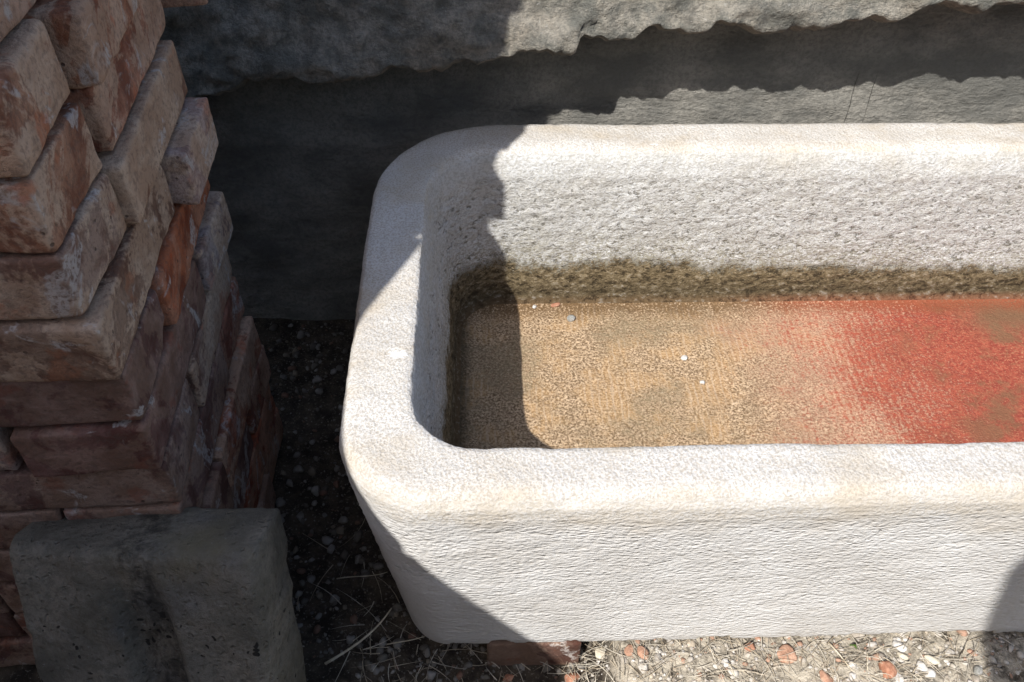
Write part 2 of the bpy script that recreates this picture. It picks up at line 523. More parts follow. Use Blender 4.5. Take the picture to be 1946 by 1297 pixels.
M_TROUGH = [mat_trough_outer(), mat_trough_rim(), mat_trough_inner(), mat_trough_floor()]
M_BRICK, M_SLATE, M_CONC, M_SOIL = mat_brick(), mat_slate(), mat_concrete(), mat_soil()
M_GRAVEL_SHADED = mat_rand('gravel_shaded', [(.20, .185, .165), (.14, .13, .11), (.26, .245, .22), (.11, .10, .085), (.21, .175, .13), (.18, .10, .07), (.28, .265, .245), (.14, .13, .115), (.20, .185, .165), (.10, .09, .078)])  # gravel darkened, with the shade of the gap in its colours
M_GRAVEL_LIT = mat_rand('gravel_lit', [(.50, .46, .40), (.42, .38, .32), (.58, .55, .50), (.36, .32, .27), (.50, .43, .34), (.46, .28, .20), (.64, .61, .57), (.46, .43, .39)])  # paler copy of the gravel, with sunlight in its colours
M_STRAW = mat_rand('dry_straw', [(.58, .51, .40), (.50, .43, .32), (.64, .59, .49), (.42, .35, .26), (.60, .55, .46)], 90, .0004)

# ------------------------------------------------------------------ ground
def ground_h(x, y):
    p = np.stack([x, y, np.zeros_like(x)], 1)
    h = 0.010 * fbm(p, 9, 4, 3) + 0.004 * fbm(p, 45, 3, 8)
    # the soil is banked up against the front of the trough, right of its supporting brick
    bank = smooth(.10, .17, x) * smooth(.30, .40, y) * (1 - smooth(.60, .72, y))
    return h * (0.55 + 0.45 * bank) - 0.004 + bank * (0.040 + .005 * smooth(.44, .52, y))

def build_ground():
    xs = np.concatenate([-np.geomspace(60, .75, 26), np.arange(-.70, 1.05, .0085), np.geomspace(1.1, 60, 26)])
    ys = np.concatenate([-np.geomspace(60, .25, 24), np.arange(-.2, 1.25, .0085), np.geomspace(1.3, 60, 24)])
    X, Y = np.meshgrid(xs, ys)
    x, y = X.ravel(), Y.ravel()
    z = ground_h(x, y)
    nx, ny = len(xs), len(ys)
    i = (np.arange(ny - 1)[:, None] * nx + np.arange(nx - 1)[None, :]).ravel()
    f = np.stack([i, i + 1, i + nx + 1, i + nx], 1)
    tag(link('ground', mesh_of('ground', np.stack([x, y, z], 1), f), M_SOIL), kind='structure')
build_ground()

_gx, _gy = np.arange(-1.0, 1.2, .006), np.arange(.1, 1.4, .006)
_GX, _GY = np.meshgrid(_gx, _gy)
_GH = ground_h(_GX.ravel(), _GY.ravel()).reshape(_GX.shape)
def gz(x, y):
    i = min(max(int((x + 1.0) / .006), 0), len(_gx) - 1)
    j = min(max(int((y - .1) / .006), 0), len(_gy) - 1)
    return float(_GH[j, i])

# ------------------------------------------------------------------ slate block behind
SROT = math.radians(2.3)
SY0 = 1.215
def build_slate():
    lip = [(-400, 250), (200, 205), (300, 188), (345, 168), (420, 160), (470, 132), (520, 138), (600, 152), (660, 138), (700, 142), (745, 112), (790, 130), (830, 138), (870, 112),
           (945, 112), (985, 90), (1010, 88), (1050, 100), (1090, 95), (1100, 62), (1140, 75), (1160, 83), (1200, 80), (1228, 50), (1252, 44), (1265, 65), (1300, 68), (1330, 70),
           (1358, 45), (1395, 42), (1440, 70), (1470, 72), (1500, 58), (1550, 62), (1590, 58), (1610, 40), (1660, 35), (1690, 48), (1720, 42), (1760, 15), (1790, 3), (1815, 10),
           (1840, 25), (1870, 30), (1900, 12), (1946, 4), (2200, 0), (2600, -40)]
    pts = np.array([at_y(a, b, 1.10) for a, b in lip])
    xs = np.concatenate([np.linspace(-1.6, -.75, 30), np.arange(-.74, 1.0, .0055), np.linspace(1.01, 2.2, 40)])
    zl = np.interp(xs, pts[:, 0], pts[:, 2])
    zl = zl + .013 * lnoise(np.stack([xs, xs * 0, xs * 0], 1), 85, 3, 5, .7)
    zs = np.interp(xs, pts[:, 0], np.convolve(np.pad(pts[:, 2], 4, mode='edge'), np.ones(9) / 9, 'valid'))
    zl = zs + (zl - zs) * .8
    prot = .118 + .02 * smooth(.3, .75, xs) + .006 * lnoise(np.stack([xs, xs * 0 + 3, xs * 0], 1), 22, 3, 9)
    rows = []
    # (kind, parameter): lower face, underside, upper face, top
    for t in np.linspace(0, 1, 70): rows.append(('low', t))
    for t in np.linspace(.12, 1, 10): rows.append(('under', t))
    for t in np.linspace(.012, 1, 70): rows.append(('up', t))
    for t in np.linspace(.1, 1, 12): rows.append(('top', t))
    V = []
    for kind, t in rows:
        if kind == 'low':
            z = -.05 + (zl - .03 + .05) * t
            y = -.012 * (z - .3)
            p3 = np.stack([xs, y * 0, z], 1)
            y = y + .010 * fbm(p3, 4, 4, 21) + .006 * lnoise(p3 * np.array([1, 1, 2.6]), 16, 4, 22, .55)
        elif kind == 'under':
            z = zl - .03 + .03 * t ** 2
            y = -prot * t ** .7
            p3 = np.stack([xs, y, z], 1)
            y = y + .004 * fbm(p3, 20, 4, 23)
        elif kind == 'up':
            h = t * .40
            z = zs + (zl - zs) * math.exp(-h / .022) + h
            y = -(.12 + (prot - .12) * math.exp(-h / .03)) + h * .36
            p3 = np.stack([xs, y, z], 1)
            rf = fbm(p3, 11, 5, 24, .6)
            ridge = 1 - np.abs(fbm(p3 * np.array([1, 1, 1.4]), 15, 3, 26)) * 2
            y = y - (.014 * rf + .004 * ridge) * smooth(0, .03, h * np.ones_like(xs)) - .020 * lnoise(p3 @ np.array([[.8, 0, .6], [0, 1, 0], [-.75, 0, 1.0]]), 26, 4, 25, .6)
        else:
            z = zs + .40 + .03 * t
            y = np.full_like(xs, -.12 + .40 * .36 + t * .55)
            p3 = np.stack([xs, y, z], 1)
            z = z + .012 * fbm(p3, 8, 4, 27)
        V.append(np.stack([xs, y, z], 1))
    nx, nr = len(xs), len(rows)
    V = np.concatenate(V)
    # back wall closes the block
    back = np.stack([xs, np.full(nx, .60), np.full(nx, -.05)], 1)
    V = np.concatenate([V, back])
    i = (np.arange(nr)[:, None] * nx + np.arange(nx - 1)[None, :]).ravel()
    f = np.stack([i, i + 1, i + nx + 1, i + nx], 1)
    o = link('slate_block', mesh_of('slate_block', V, f, False), M_SLATE)
    o.location = (0, SY0, 0)
    o.rotation_euler = (0, 0, SROT)
    tag(o, 'dark grey slate block with a rough overhanging upper face behind the white trough', 'stone block')
build_slate()

# ------------------------------------------------------------------ trough
def build_trough():
    # rows: inset front, left, rear, right; radius front-left, rear-left, right side; z; rows up to the next key
    K = [
        (.300, .300, .300, .300, .02, .02, .02, .066, 2),
        (.070, .085, .060, .06, .045, .15, .08, .064, 3),
        (.050, .062, .045, .045, .052, .16, .08, .062, 3),
        (.045, .056, .043, .042, .055, .16, .08, .068, 4),
        (.042, .053, .041, .04, .058, .165, .08, .082, 78),
        (.005, .006, .005, .006, .105, .180, .10, .412, 5),
        (.0055, .005, .005, .006, .105, .180, .10, .430, 4),
        (.0095, .007, .0065, .008, .104, .179, .10, .4415, 3),
        (.0165, .0115, .0105, .012, .103, .177, .10, .4483, 3),
        (.026, .0185, .0165, .018, .098, .170, .10, .4500, 8),
        (.0635, .0745, .062, .062, .078, .122, .08, .4500, 3),
        (.0685, .0790, .073, .070, .076, .115, .08, .4484, 3),
        (.0720, .0820, .083, .076, .074, .110, .08, .4430, 3),
        (.0745, .0845, .0895, .08, .072, .106, .08, .4320, 4),
        (.078, .088, .096, .084, .071, .102, .08, .4100, 58),
        (.108, .112, .106, .11, .06, .075, .07, .1860, 4),
        (.112, .116, .110, .115, .058, .07, .07, .1765, 3),
        (.120, .124, .117, .125, .055, .065, .065, .1712, 3),
        (.132, .137, .128, .14, .05, .06, .06, .1700, 44),
        (.350, .350, .350, .350, .0001, .0001, .0001, .1700, 1),
    ]
    rows = []
    for a, b in zip(K[:-1], K[1:]):
        for j in range(a[8]):
            t = j / a[8]
            rows.append([p + (q - p) * t for p, q in zip(a[:8], b[:8])])
    rows.append(list(K[-1][:8]))
    NC, NL, NR = 30, 150, 24
    side = np.concatenate([np.linspace(0, .72, 270, endpoint=False), np.linspace(.72, 1, 36)])
    def corner(cx, cy, r, a0):
        a = np.linspace(a0, a0 + math.pi / 2, NC + 2)[1:-1]
        return np.stack([cx + r * np.cos(a), cy + r * np.sin(a)], 1)
    V = []
    for (fi, li, bi, ri, rfl, rrl, rr, z) in rows:
        x0, x1, y0, y1 = li, TLEN - ri, fi, TW - bi
        mx = max((y1 - y0) / 2, 0)
        rfl, rrl, rr = min(rfl, mx), min(rrl, mx), min(rr, mx)
        fx = x0 + rfl + (x1 - rr - x0 - rfl) * side
        front = np.stack([fx, np.full_like(fx, y0)], 1)
        c1 = corner(x1 - rr, y0 + rr, rr, -math.pi / 2)
        ry = np.linspace(y0 + rr, y1 - rr, NR)
        right = np.stack([np.full_like(ry, x1), ry], 1)
        c2 = corner(x1 - rr, y1 - rr, rr, 0)
        bx = (x0 + rrl + (x1 - rr - x0 - rrl) * side)[::-1]
        back = np.stack([bx, np.full_like(bx, y1)], 1)
        c3 = corner(x0 + rrl, y1 - rrl, rrl, math.pi / 2)
        ly = np.linspace(y1 - rrl, y0 + rfl, NL)
        left = np.stack([np.full_like(ly, x0), ly], 1)
        c4 = corner(x0 + rfl, y0 + rfl, rfl, math.pi)
        loop = np.concatenate([front, c1, right, c2, back, c3, left, c4])
        V.append(np.concatenate([loop, np.full((len(loop), 1), z)], 1))
    n, nr = len(V[0]), len(rows)
    V = np.concatenate(V)
    # normals of the smooth form, for a hand-worked unevenness
    G = V.reshape(nr, n, 3)
    du = np.roll(G, -1, 1) - np.roll(G, 1, 1)
    dv = np.gradient(G, axis=0)
    N = np.cross(du, dv)
    N /= np.maximum(np.linalg.norm(N, axis=2, keepdims=True), 1e-9)
    N = N.reshape(-1, 3)
    z = V[:, 2]
    wobble = .0022 * fbm(V, 5, 3, 41) + .0009 * fbm(V, 24, 3, 42)
    wall = smooth(.445, .42, z) * smooth(.16, .2, z)
    rough = (.0022 * smooth(.05, .09, V[:, 1]) + .0006) * fbm(V * np.array([1, 1, 1.5]), 75, 3, 43, .6)
    D = wobble * smooth(.165, .175, z) + rough * wall
    arris = np.exp(-((z - .443) / .008) ** 2)
    D = D - arris * (.0030 * np.maximum(0, fbm(V, 45, 3, 44)) + .004 * np.maximum(0, fbm(V, 30, 3, 48) - .25))
    floor = (z < .1715) & (z > .1) & (V[:, 1] > .1) & (V[:, 1] < TW - .1) & (V[:, 0] > .1)
    D = np.where(floor, .0016 * fbm(V, 30, 4, 45), D)
    out = V + N * D[:, None]
    # chipped lower arris
    low = smooth(.085, .064, z)
    ch = fbm(np.stack([V[:, 0], V[:, 1], z * 0], 1), 22, 4, 46, .6)
    out[:, 2] += low * (.055 * np.maximum(ch - .03, 0) + .010 * np.maximum(0, fbm(V, 60, 3, 47)))
    out[:, 2] = np.maximum(out[:, 2], .0605)
    i = np.arange(nr - 1)[:, None] * n
    j = np.arange(n)[None, :]
    a = (i + j).ravel(); b = (i + (j + 1) % n).ravel()
    f = np.stack([a, b, b + n, a + n], 1)
    me = mesh_of('stone_trough', out, f)
    for m in M_TROUGH:
        me.materials.append(m)
    zr = np.array([r[7] for r in rows]); fr = np.array([r[0] for r in rows])
    kind = np.where(fr < .030, np.where(zr < .4400, 0, 1), np.where(fr < .0715, np.where(zr > .2, 1, 0), np.where(fr < .1155, 2, 3)))
    kind = np.where((zr < .083) & (np.arange(nr) < 14), 0, kind)
    me.polygons.foreach_set('material_index', np.repeat(kind[:nr - 1], n).astype(np.int32))
    o = link('stone_trough', me)
    cu, su = math.cos(TROT), math.sin(TROT)
    o.location = (TU0 * cu - TV0 * su, TU0 * su + TV0 * cu, 0)
    o.rotation_euler = (0, 0, TROT)
    tag(o, 'long white tooled limestone trough with a red-stained sandy floor', 'trough')
    return o
TROUGH = build_trough()
bpy.context.view_layer.update()
def T2W(u, v, z):
    cu, su = math.cos(TROT), math.sin(TROT)
    x, y = TU0 + u, TV0 + v
    return (x * cu - y * su, x * su + y * cu, z)

# ------------------------------------------------------------------ bricks
BL, BW, BH = .256, .125, .0645
def brick_mesh(seed, L=BL, W=BW, H=BH, n=(30, 18, 12), edge=.0036, amp=1.0):
    rng = np.random.RandomState(seed)
    idx, V, F = {}, [], []
    def axis(cells, half):
        e = np.array([.0, .0022, .0055, .011]) / half
        inner = np.linspace(-1 + e[-1] * 1.7, 1 - e[-1] * 1.7, max(cells - 8, 1) + 1)
        return np.concatenate([-1 + e, inner, (1 - e)[::-1]])
    AX = [axis(c, h_ / 2) for c, h_ in zip(n, (L, W, H))]
    n = [len(a) - 1 for a in AX]
    def vid(i, j, k):
        key = (i, j, k)
        if key not in idx:
            idx[key] = len(V)
            V.append((AX[0][i], AX[1][j], AX[2][k]))
        return idx[key]
    for a, b, c in ((0, 1, 2), (1, 2, 0), (2, 0, 1)):
        for s in (0, n[c]):
            for i in range(n[a]):
                for j in range(n[b]):
                    q = []
                    for di, dj in ((0, 0), (1, 0), (1, 1), (0, 1)):
                        k = [0, 0, 0]
                        k[a], k[b], k[c] = i + di, j + dj, s
                        q.append(vid(*k))
                    F.append(q if s else q[::-1])
    V = np.array(V)
    hs = np.array([L, W, H]) / 2
    P = V * hs
    off = rng.uniform(-50, 50, 3)
    # rounded, worn arrises
    r = edge * (1 + .6 * fbm(P + off, 18, 3, seed)) + .007 * np.maximum(0, fbm(P + off, 30, 2, seed + 3) - .12)
    r = np.clip(r, .0016, .010)[:, None]
    core = np.clip(P, -(hs - r), hs - r)
    d = P - core
    ln = np.maximum(np.linalg.norm(d, axis=1, keepdims=True), 1e-9)
    nrm = d / ln
    P = core + nrm * np.minimum(ln, r)
    P = P + nrm * (.0022 * fbm(P + off, 14, 3, seed + 5) + .0013 * fbm(P + off, 70, 3, seed + 7))[:, None] * amp
    # slight bend and skew of hand-moulded bricks
    P[:, 2] += rng.uniform(-.0015, .0015) * (P[:, 0] / hs[0]) ** 2
    P[:, 0] += rng.uniform(-.004, .004) * P[:, 1] / hs[1]
    # now and then a knocked-off corner
    if rng.rand() < .55:
        cs = rng.choice([-1, 1], 3) * hs
        dd = np.linalg.norm((P - cs) * np.array([.8, 1, 1.2]), axis=1)
        R = rng.uniform(.018, .032)
        w = np.clip(1 - dd / R, 0, 1)[:, None]
        P = P + (-cs / np.linalg.norm(cs)) * w * .014
    return mesh_of('brick', P, np.array(F))
BRICKS = [brick_mesh(100 + k) for k in range(18)]
for me in BRICKS:
    me.materials.append(M_BRICK)
PAL = [((.42, .19, .12), .75), ((.42, .20, .125), .9), ((.43, .155, .085), .6), ((.36, .17, .12), .8), ((.40, .23, .15), 1.0), ((.46, .20, .115), .8),
       ((.26, .14, .11), .6), ((.40, .27, .20), 1.0), ((.33, .15, .10), .5)]
rngb = random.Random(7)
def put_brick(parent, x, y, z, rz, color=None, film=None, name='brick', tilt=.012):
    o = bpy.data.objects.new(name, BRICKS[rngb.randrange(len(BRICKS))])
    COL.objects.link(o)
    o.parent = parent
    o.location = (x, y, z + BH / 2)
    o.rotation_euler = (rngb.choice((0, math.pi)) + rngb.uniform(-tilt, tilt), rngb.uniform(-tilt, tilt), rz + rngb.choice((0, math.pi)))
    c, a = rngb.choice(PAL)
    k = rngb.uniform(.95, 1.26)
    c = color or tuple(v * k for v in c)
    o.color = (*c, film if film is not None else a)
    return o

DZ = .070
def build_pile():
    root = empty('brick_pile', (-.357, .528, 0))
    tag(root, 'tall dry stack of old dusty red bricks left of the white trough', 'brick pile')
    corner_px = {0: (52, 345), 1: (112, 480), 2: (169, 606), 3: (227, 719), 4: (276, 802), 5: (308, 890), 6: (345, 955)}
    pattern = {0: 'P', 1: 'P', 2: 'P', 3: 'Q', 4: 'P', 5: 'Q', 6: 'P', 7: 'Q', 8: 'P', 9: 'Q', 10: 'P', 11: 'Q'}
    bx = np.array([-.357, .528, 0])
    gap = .006
    for k in range(-11, 12):
        z = .78 - DZ * k
        if k in corner_px:
            c = at_z(*corner_px[k], z) - bx
            ox, oy = c[0], c[1]
        else:
            ox, oy = rngb.uniform(-.004, .010), rngb.uniform(-.006, .006)
        if k == -1: ox, oy = -.012, .012
        if k == -2: ox, oy = .014, -.004
        rot = math.radians(4.6 + rngb.uniform(-.8, .8))
        er = np.array([math.cos(rot), math.sin(rot)]); ed = np.array([-math.sin(rot), math.cos(rot)])
        def place(u, d, alongx, **kw):
            """u to the left of the corner, d behind it: brick centre"""
            proud = kw.pop('proud', 0)
            rj = kw.pop('rj', rngb.uniform(-.02, .02))
            p = np.array([ox, oy]) - er * (u - proud) + ed * d
            put_brick(root, p[0], p[1], z, rot + rj + (0 if alongx else math.pi / 2), **kw)
        typ = pattern.get(k, 'P' if k % 2 == 0 else 'Q')
        deep = BW + gap + BL
        if typ == 'P':
            for i in range(3):
                kw = {}
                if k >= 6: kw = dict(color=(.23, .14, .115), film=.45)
                if i == 0 and k == 4: kw = dict(color=(.20, .115, .10), film=.3, rj=.004)
                if i == 0 and k == 2: kw = dict(color=(.36, .25, .19), film=.9, rj=0)
                if i == 0 and k in (0, 1): kw = dict(rj=0, color=(.42, .225, .14), film=1.0)
                place(BL / 2 + i * (BL + gap), BW / 2 + rngb.uniform(-.004, .004) * (i > 0), True, **kw)
            for i in range(6):
                kw = {}
                if i == 0:
                    kw['proud'] = rngb.uniform(-.006, .006)
                    if k == 0: kw.update(proud=.016, rj=.02, color=(.45, .215, .125), film=.9)
                    if k == 1: kw.update(proud=.004, rj=.03, color=(.43, .21, .135), film=.9)
                    if k == 2: kw.update(proud=.010, rj=.03, color=(.42, .27, .18), film=1.0)
                    if k == 4: kw.update(color=(.40, .13, .06), film=.3, proud=.004, rj=.02)
                    if k == 6: kw.update(color=(.36, .25, .19), film=1.0)
                place(BW / 2 + i * (BW + gap), BW + gap + BL / 2 + rngb.uniform(-.006, .006), False, **kw)
        else:
            for i in range(6):
                kw = {}
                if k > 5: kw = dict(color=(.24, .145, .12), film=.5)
                if i == 0 and k == 3: kw = dict(color=(.30, .20, .14), film=.9, rj=.015)
                if i == 0 and k == 5: kw = dict(color=(.22, .115, .095), film=.3)
                if i == 1 and k == 5: kw = dict(color=(.36, .27, .24), film=.9)
                place(BW / 2 + i * (BW + gap + (.008 if k == 5 else 0)), BL / 2 + rngb.uniform(-.004, .004), False, **kw)
            for i in range(3):
                kw = {}
                if i == 0:
                    kw['proud'] = rngb.uniform(-.006, .008)
                    if k == 3: kw.update(proud=.022, color=(.50, .38, .33), film=1.0, rj=.03)
                    if k == 5: kw.update(proud=.008, color=(.38, .31, .29), film=.9)
                place(BL / 2 + i * (BL + gap), BL + gap + BW / 2 + rngb.uniform(-.004, .006), True, **kw)
    return root
build_pile()

def build_shade_pile():
    """unseen second stack, added left of the photographer to shade the lower left of the picture"""
    rot = math.radians(6.5)
    root = empty('brick_pile', (-.541, .235, 0), rot)
    tag(root, 'unseen lower brick stack added left of the camera to shade the leaning kerb stone', 'brick pile')
    gap = .006
    for k in range(17):
        z = .0 + DZ * k
        ox = rngb.uniform(-.004, .004)
        for blk in range(1):
            if k % 2 == 0:
                for i in range(2): put_brick(root, ox - BL / 2 - i * (BL + gap), -BW / 2, z, rngb.uniform(-.015, .015))
                for r in range(2):
                    for i in range(4): put_brick(root, ox - BW / 2 - i * (BW + gap), -BW - gap - BL / 2 - r * (BL + gap), z, math.pi / 2 + rngb.uniform(-.015, .015))
            else:
                for r in range(2):
                    for i in range(4): put_brick(root, ox - BW / 2 - i * (BW + gap), -BL / 2 - r * (BL + gap), z, math.pi / 2 + rngb.uniform(-.015, .015))
                for i in range(2): put_brick(root, ox - BL / 2 - i * (BL + gap), -2 * (BL + gap) - BW / 2, z, rngb.uniform(-.015, .015))
build_shade_pile()
lb = put_brick(None, -.589, .174, 17 * DZ, math.radians(68), (.38, .20, .13), .7, tilt=0)  # loose brick added out of view to shade the left rim
tag(lb, 'unseen loose brick added on the lower brick stack to shade the left rim', 'brick')

# bricks that carry the trough
def support(u, v, rz, label, color=(.30, .15, .11), film=.3):
    x, y, _ = T2W(u, v, 0)
    o = put_brick(None, x, y, ZBOT - BH - .0005, TROT + rz, color, film, tilt=0)
    o.rotation_euler[0] = 0
    return tag(o, label, 'brick', 'bricks carrying the trough')
support(.218, .047 + BL / 2, math.pi / 2 + .02, 'muddy brick end showing under the front edge of the trough', (.15, .085, .065), .35)
support(.150, .52, 0.03, 'brick carrying the rear left underside of the trough')
support(1.25, .17, math.pi / 2, 'brick carrying the front right underside of the trough')
support(1.25, .50, 0.0, 'brick carrying the rear right underside of the trough')

# single brick on the ledge behind the pile
bb = at_y(165, -66, 1.02)
o = put_brick(None, bb[0], bb[1], bb[2] - BH / 2, .25, (.45, .24, .17), .6)
tag(o, 'single reddish brick end on the slate block behind the tall brick stack', 'brick')

# ------------------------------------------------------------------ leaning kerb stone
def build_kerb():
    W, H, D = .268, .400, .098
    nx, nz = 74, 96
    xs = np.linspace(-W / 2, W / 2, nx); zs = np.linspace(0, H, nz)
    def surf(sign):
        X, Z = np.meshgrid(xs, zs)
        x, z = X.ravel(), Z.ravel()
        y = np.full_like(x, sign * D / 2)
        p = np.stack([x, y, z], 1)
        ex = np.minimum(x + W / 2, W / 2 - x); ez = H - z
        rd = .013
        # pillowed arrises: fall back towards the edges
        drop = lambda e, r: np.where(e < r, r - np.sqrt(np.maximum(0, r * r - (r - np.minimum(e, r)) ** 2)), 0)
        inset = drop(ex, .008) + drop(ez, rd)
        if sign < 0:
            gx = x + .05 * (z - .2)
            ch = smooth(-.020, -.004, gx) * smooth(.050, .030, gx) * smooth(H + .005, H - .13, z)
            inset = inset + .022 * ch + .010 * smooth(-.02, -.13, gx) * smooth(.1, .3, z)
            inset = inset + .006 * smooth(.034, .06, x) * 0
        y = y - sign * inset
        y = y - sign * (.005 * fbm(p, 9, 4, 61) + .0065 * lnoise(p, 34, 4, 62, .65))
        x = x + (.006 * lnoise(p, 16, 3, 63) + .004 * lnoise(p, 60, 2, 65)) * smooth(.02, 0, ex)
        z = z + .009 * lnoise(p, 14, 3, 64) * smooth(.03, 0, ez)
        return np.stack([x, y, z], 1)
    A, B = surf(-1), surf(1)
    V = np.concatenate([A, B])
    i = (np.arange(nz - 1)[:, None] * nx + np.arange(nx - 1)[None, :]).ravel()
    FA = np.stack([i, i + 1, i + nx + 1, i + nx], 1)
    FB = FA[:, ::-1] + nx * nz
    # rims
    loop = list(range(nx)) + [nx * k + nx - 1 for k in range(1, nz)] + [nx * (nz - 1) + k for k in range(nx - 2, -1, -1)] + [nx * k for k in range(nz - 2, 0, -1)]
    loop = np.array(loop)
    nxt = np.roll(loop, -1)
    FR = np.stack([nxt, loop, loop + nx * nz, nxt + nx * nz], 1)
    o = link('kerb_stone', mesh_of('kerb_stone', V, np.concatenate([FA, FB, FR])), M_CONC)
    return o
KERB = build_kerb()
KERB.location = (-.366, .336, -.006)
KERB.rotation_euler = (math.radians(-25), math.radians(-4.5), math.radians(-3))
tag(KERB, 'mossy concrete kerb stone with a dark channel, leaning on the brick stack', 'kerb stone')

# ------------------------------------------------------------------ added post, unseen, stands in for the photographer's shadow at the lower right
def build_shadow_post():
    n, hs = 28, [0, .02, .6, 1.2, 1.70, 1.80, 1.845, 1.865]
    rs = [.10, .10, .098, .096, .095, .090, .07, .02]
    V, F = [], []
    for h, r in zip(hs, rs):
        for k in range(n):
            a = 2 * math.pi * k / n
            rr = r * (1 + .03 * math.sin(5 * a) + .02 * math.sin(9 * a + 1))
            V.append((rr * math.cos(a), rr * math.sin(a), h))
    for i in range(len(hs) - 1):
        for k in range(n):
            F.append((i * n + k, i * n + (k + 1) % n, (i + 1) * n + (k + 1) % n, (i + 1) * n + k))
    F.append(tuple(range((len(hs) - 1) * n, len(hs) * n)))
    o = link('shadow_post', mesh_of('shadow_post', V, F), mat_plain('grey_timber', (.18, .14, .10), (.28, .23, .17), 20))
    o.location = (.523, -.66, -.03)
    o.rotation_euler = (0, math.radians(-17), 0)
    o.scale = (1, 1, 1.065)
    tag(o, 'unseen leaning post added behind the camera to cast the lower-right shadow', 'post')
build_shadow_post()

# ------------------------------------------------------------------ made-up wall added behind the photographer (out of the picture, keeps the low sky off the scene)
def build_sky_block_wall():
    x0, x1, y0, y1, h = -7.0, 7.0, -3.75, -3.45, 3.2
    xs = np.linspace(x0, x1, 57)
    V, F = [], []
    prof = [(y1, -.05), (y1, h), (y1 + .06, h), (y1 + .06, h + .09), ((y0 + y1) / 2, h + .17), (y0 - .06, h + .09), (y0 - .06, h), (y0, h), (y0, -.05)]
    for i, x in enumerate(xs):
        for (yy, zz) in prof:
            V.append((x, yy + .004 * math.sin(3.1 * x + zz), zz + (.006 * math.sin(2.3 * x) if zz > 1 else 0)))
    m = len(prof)
    for i in range(len(xs) - 1):
        for k in range(m - 1):
            F.append((i * m + k, i * m + k + 1, (i + 1) * m + k + 1, (i + 1) * m + k))
    F.append(tuple(range(m))[::-1]); F.append(tuple(range((len(xs) - 1) * m, len(xs) * m)))
    o = link('sky_block_wall', mesh_of('sky_block_wall', V, F, False), mat_plain('old_render', (.30, .27, .23), (.40, .36, .30), 6, .003, .3))
    tag(o, 'unseen tall wall added behind the camera to block the low sky', 'wall')
build_sky_block_wall()

# ------------------------------------------------------------------ loose stones
def ico(seed, sub=1, sq=(1, 1, .7), amp=.28, freq=1.6):
    t = (1 + 5 ** .5) / 2
    V = [(-1, t, 0), (1, t, 0), (-1, -t, 0), (1, -t, 0), (0, -1, t), (0, 1, t), (0, -1, -t), (0, 1, -t), (t, 0, -1), (t, 0, 1), (-t, 0, -1), (-t, 0, 1)]
    F = [(0, 11, 5), (0, 5, 1), (0, 1, 7), (0, 7, 10), (0, 10, 11), (1, 5, 9), (5, 11, 4), (11, 10, 2), (10, 7, 6), (7, 1, 8), (3, 9, 4), (3, 4, 2), (3, 2, 6), (3, 6, 8), (3, 8, 9), (4, 9, 5), (2, 4, 11), (6, 2, 10), (8, 6, 7), (9, 8, 1)]
    V = [np.array(v) / np.linalg.norm(v) for v in V]
    for _ in range(sub):
        mid, nf = {}, []
        def m(a, b):
            k = (min(a, b), max(a, b))
            if k not in mid:
                v = V[a] + V[b]
                V.append(v / np.linalg.norm(v))
                mid[k] = len(V) - 1
            return mid[k]
        for a, b, c in F:
            x, y, z = m(a, b), m(b, c), m(c, a)
            nf += [(a, x, z), (b, y, x), (c, z, y), (x, y, z)]
        F = nf
    V = np.array(V)
    rng = np.random.RandomState(seed)
    off = rng.uniform(-40, 40, 3)
    # facet the stone with a few random cutting planes
    P = V * (1 + amp * fbm(V + off, freq, 2, seed))[:, None]
    for _ in range(7):
        d = rng.normal(size=3); d /= np.linalg.norm(d)
        h = rng.uniform(.55, .85)
        s = P @ d
        P = P - np.maximum(0, s - h)[:, None] * d * .9
    return P * np.array(sq), np.array(F)

def inside_solid(x, y):
    """plan test: keep scatter clear of pile, slate and kerb"""
    if y > SY0 - .01 + .04 * x: return True
    if x < -.345 - .10 * (y - .528) and y > .53 and y < .95: return True
    if -.50 < x < -.20 and .28 < y < .53: return True
    return False

def build_gravel():
    rng = random.Random(5)
    protos = [ico(200 + k, 1 if k < 9 else 0, (1, rng.uniform(.55, .95), rng.uniform(.4, .8)), .45, 1.6) for k in range(12)]
    sets = [([((-.46, -.10), (.50, 1.24), 1300, (.0016, .0105)), ((-.62, -.10), (.36, .62), 500, (.002, .009)), ((-.12, .12), (.40, .62), 700, (.0014, .007))], M_GRAVEL_SHADED, 'loose gravel with shade in its dark colour, in the gap between brick stack and trough'),
            ([((.10, .95), (.40, .62), 3600, (.0012, .0050)), ((.14, .95), (.42, .60), 620, (.003, .0095))], M_GRAVEL_LIT, 'gravel with sunlight in its pale colour on the strip before the trough')]
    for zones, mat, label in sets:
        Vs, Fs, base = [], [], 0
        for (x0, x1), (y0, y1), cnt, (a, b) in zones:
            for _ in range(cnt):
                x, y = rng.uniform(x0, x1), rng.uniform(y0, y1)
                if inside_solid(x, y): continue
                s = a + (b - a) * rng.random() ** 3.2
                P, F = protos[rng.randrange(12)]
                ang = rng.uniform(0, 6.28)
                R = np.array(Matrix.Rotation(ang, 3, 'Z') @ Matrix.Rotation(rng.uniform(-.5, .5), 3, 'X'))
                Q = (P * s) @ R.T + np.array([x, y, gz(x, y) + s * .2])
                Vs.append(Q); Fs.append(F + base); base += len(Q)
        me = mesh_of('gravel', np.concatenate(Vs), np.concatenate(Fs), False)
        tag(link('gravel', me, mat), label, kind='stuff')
build_gravel()

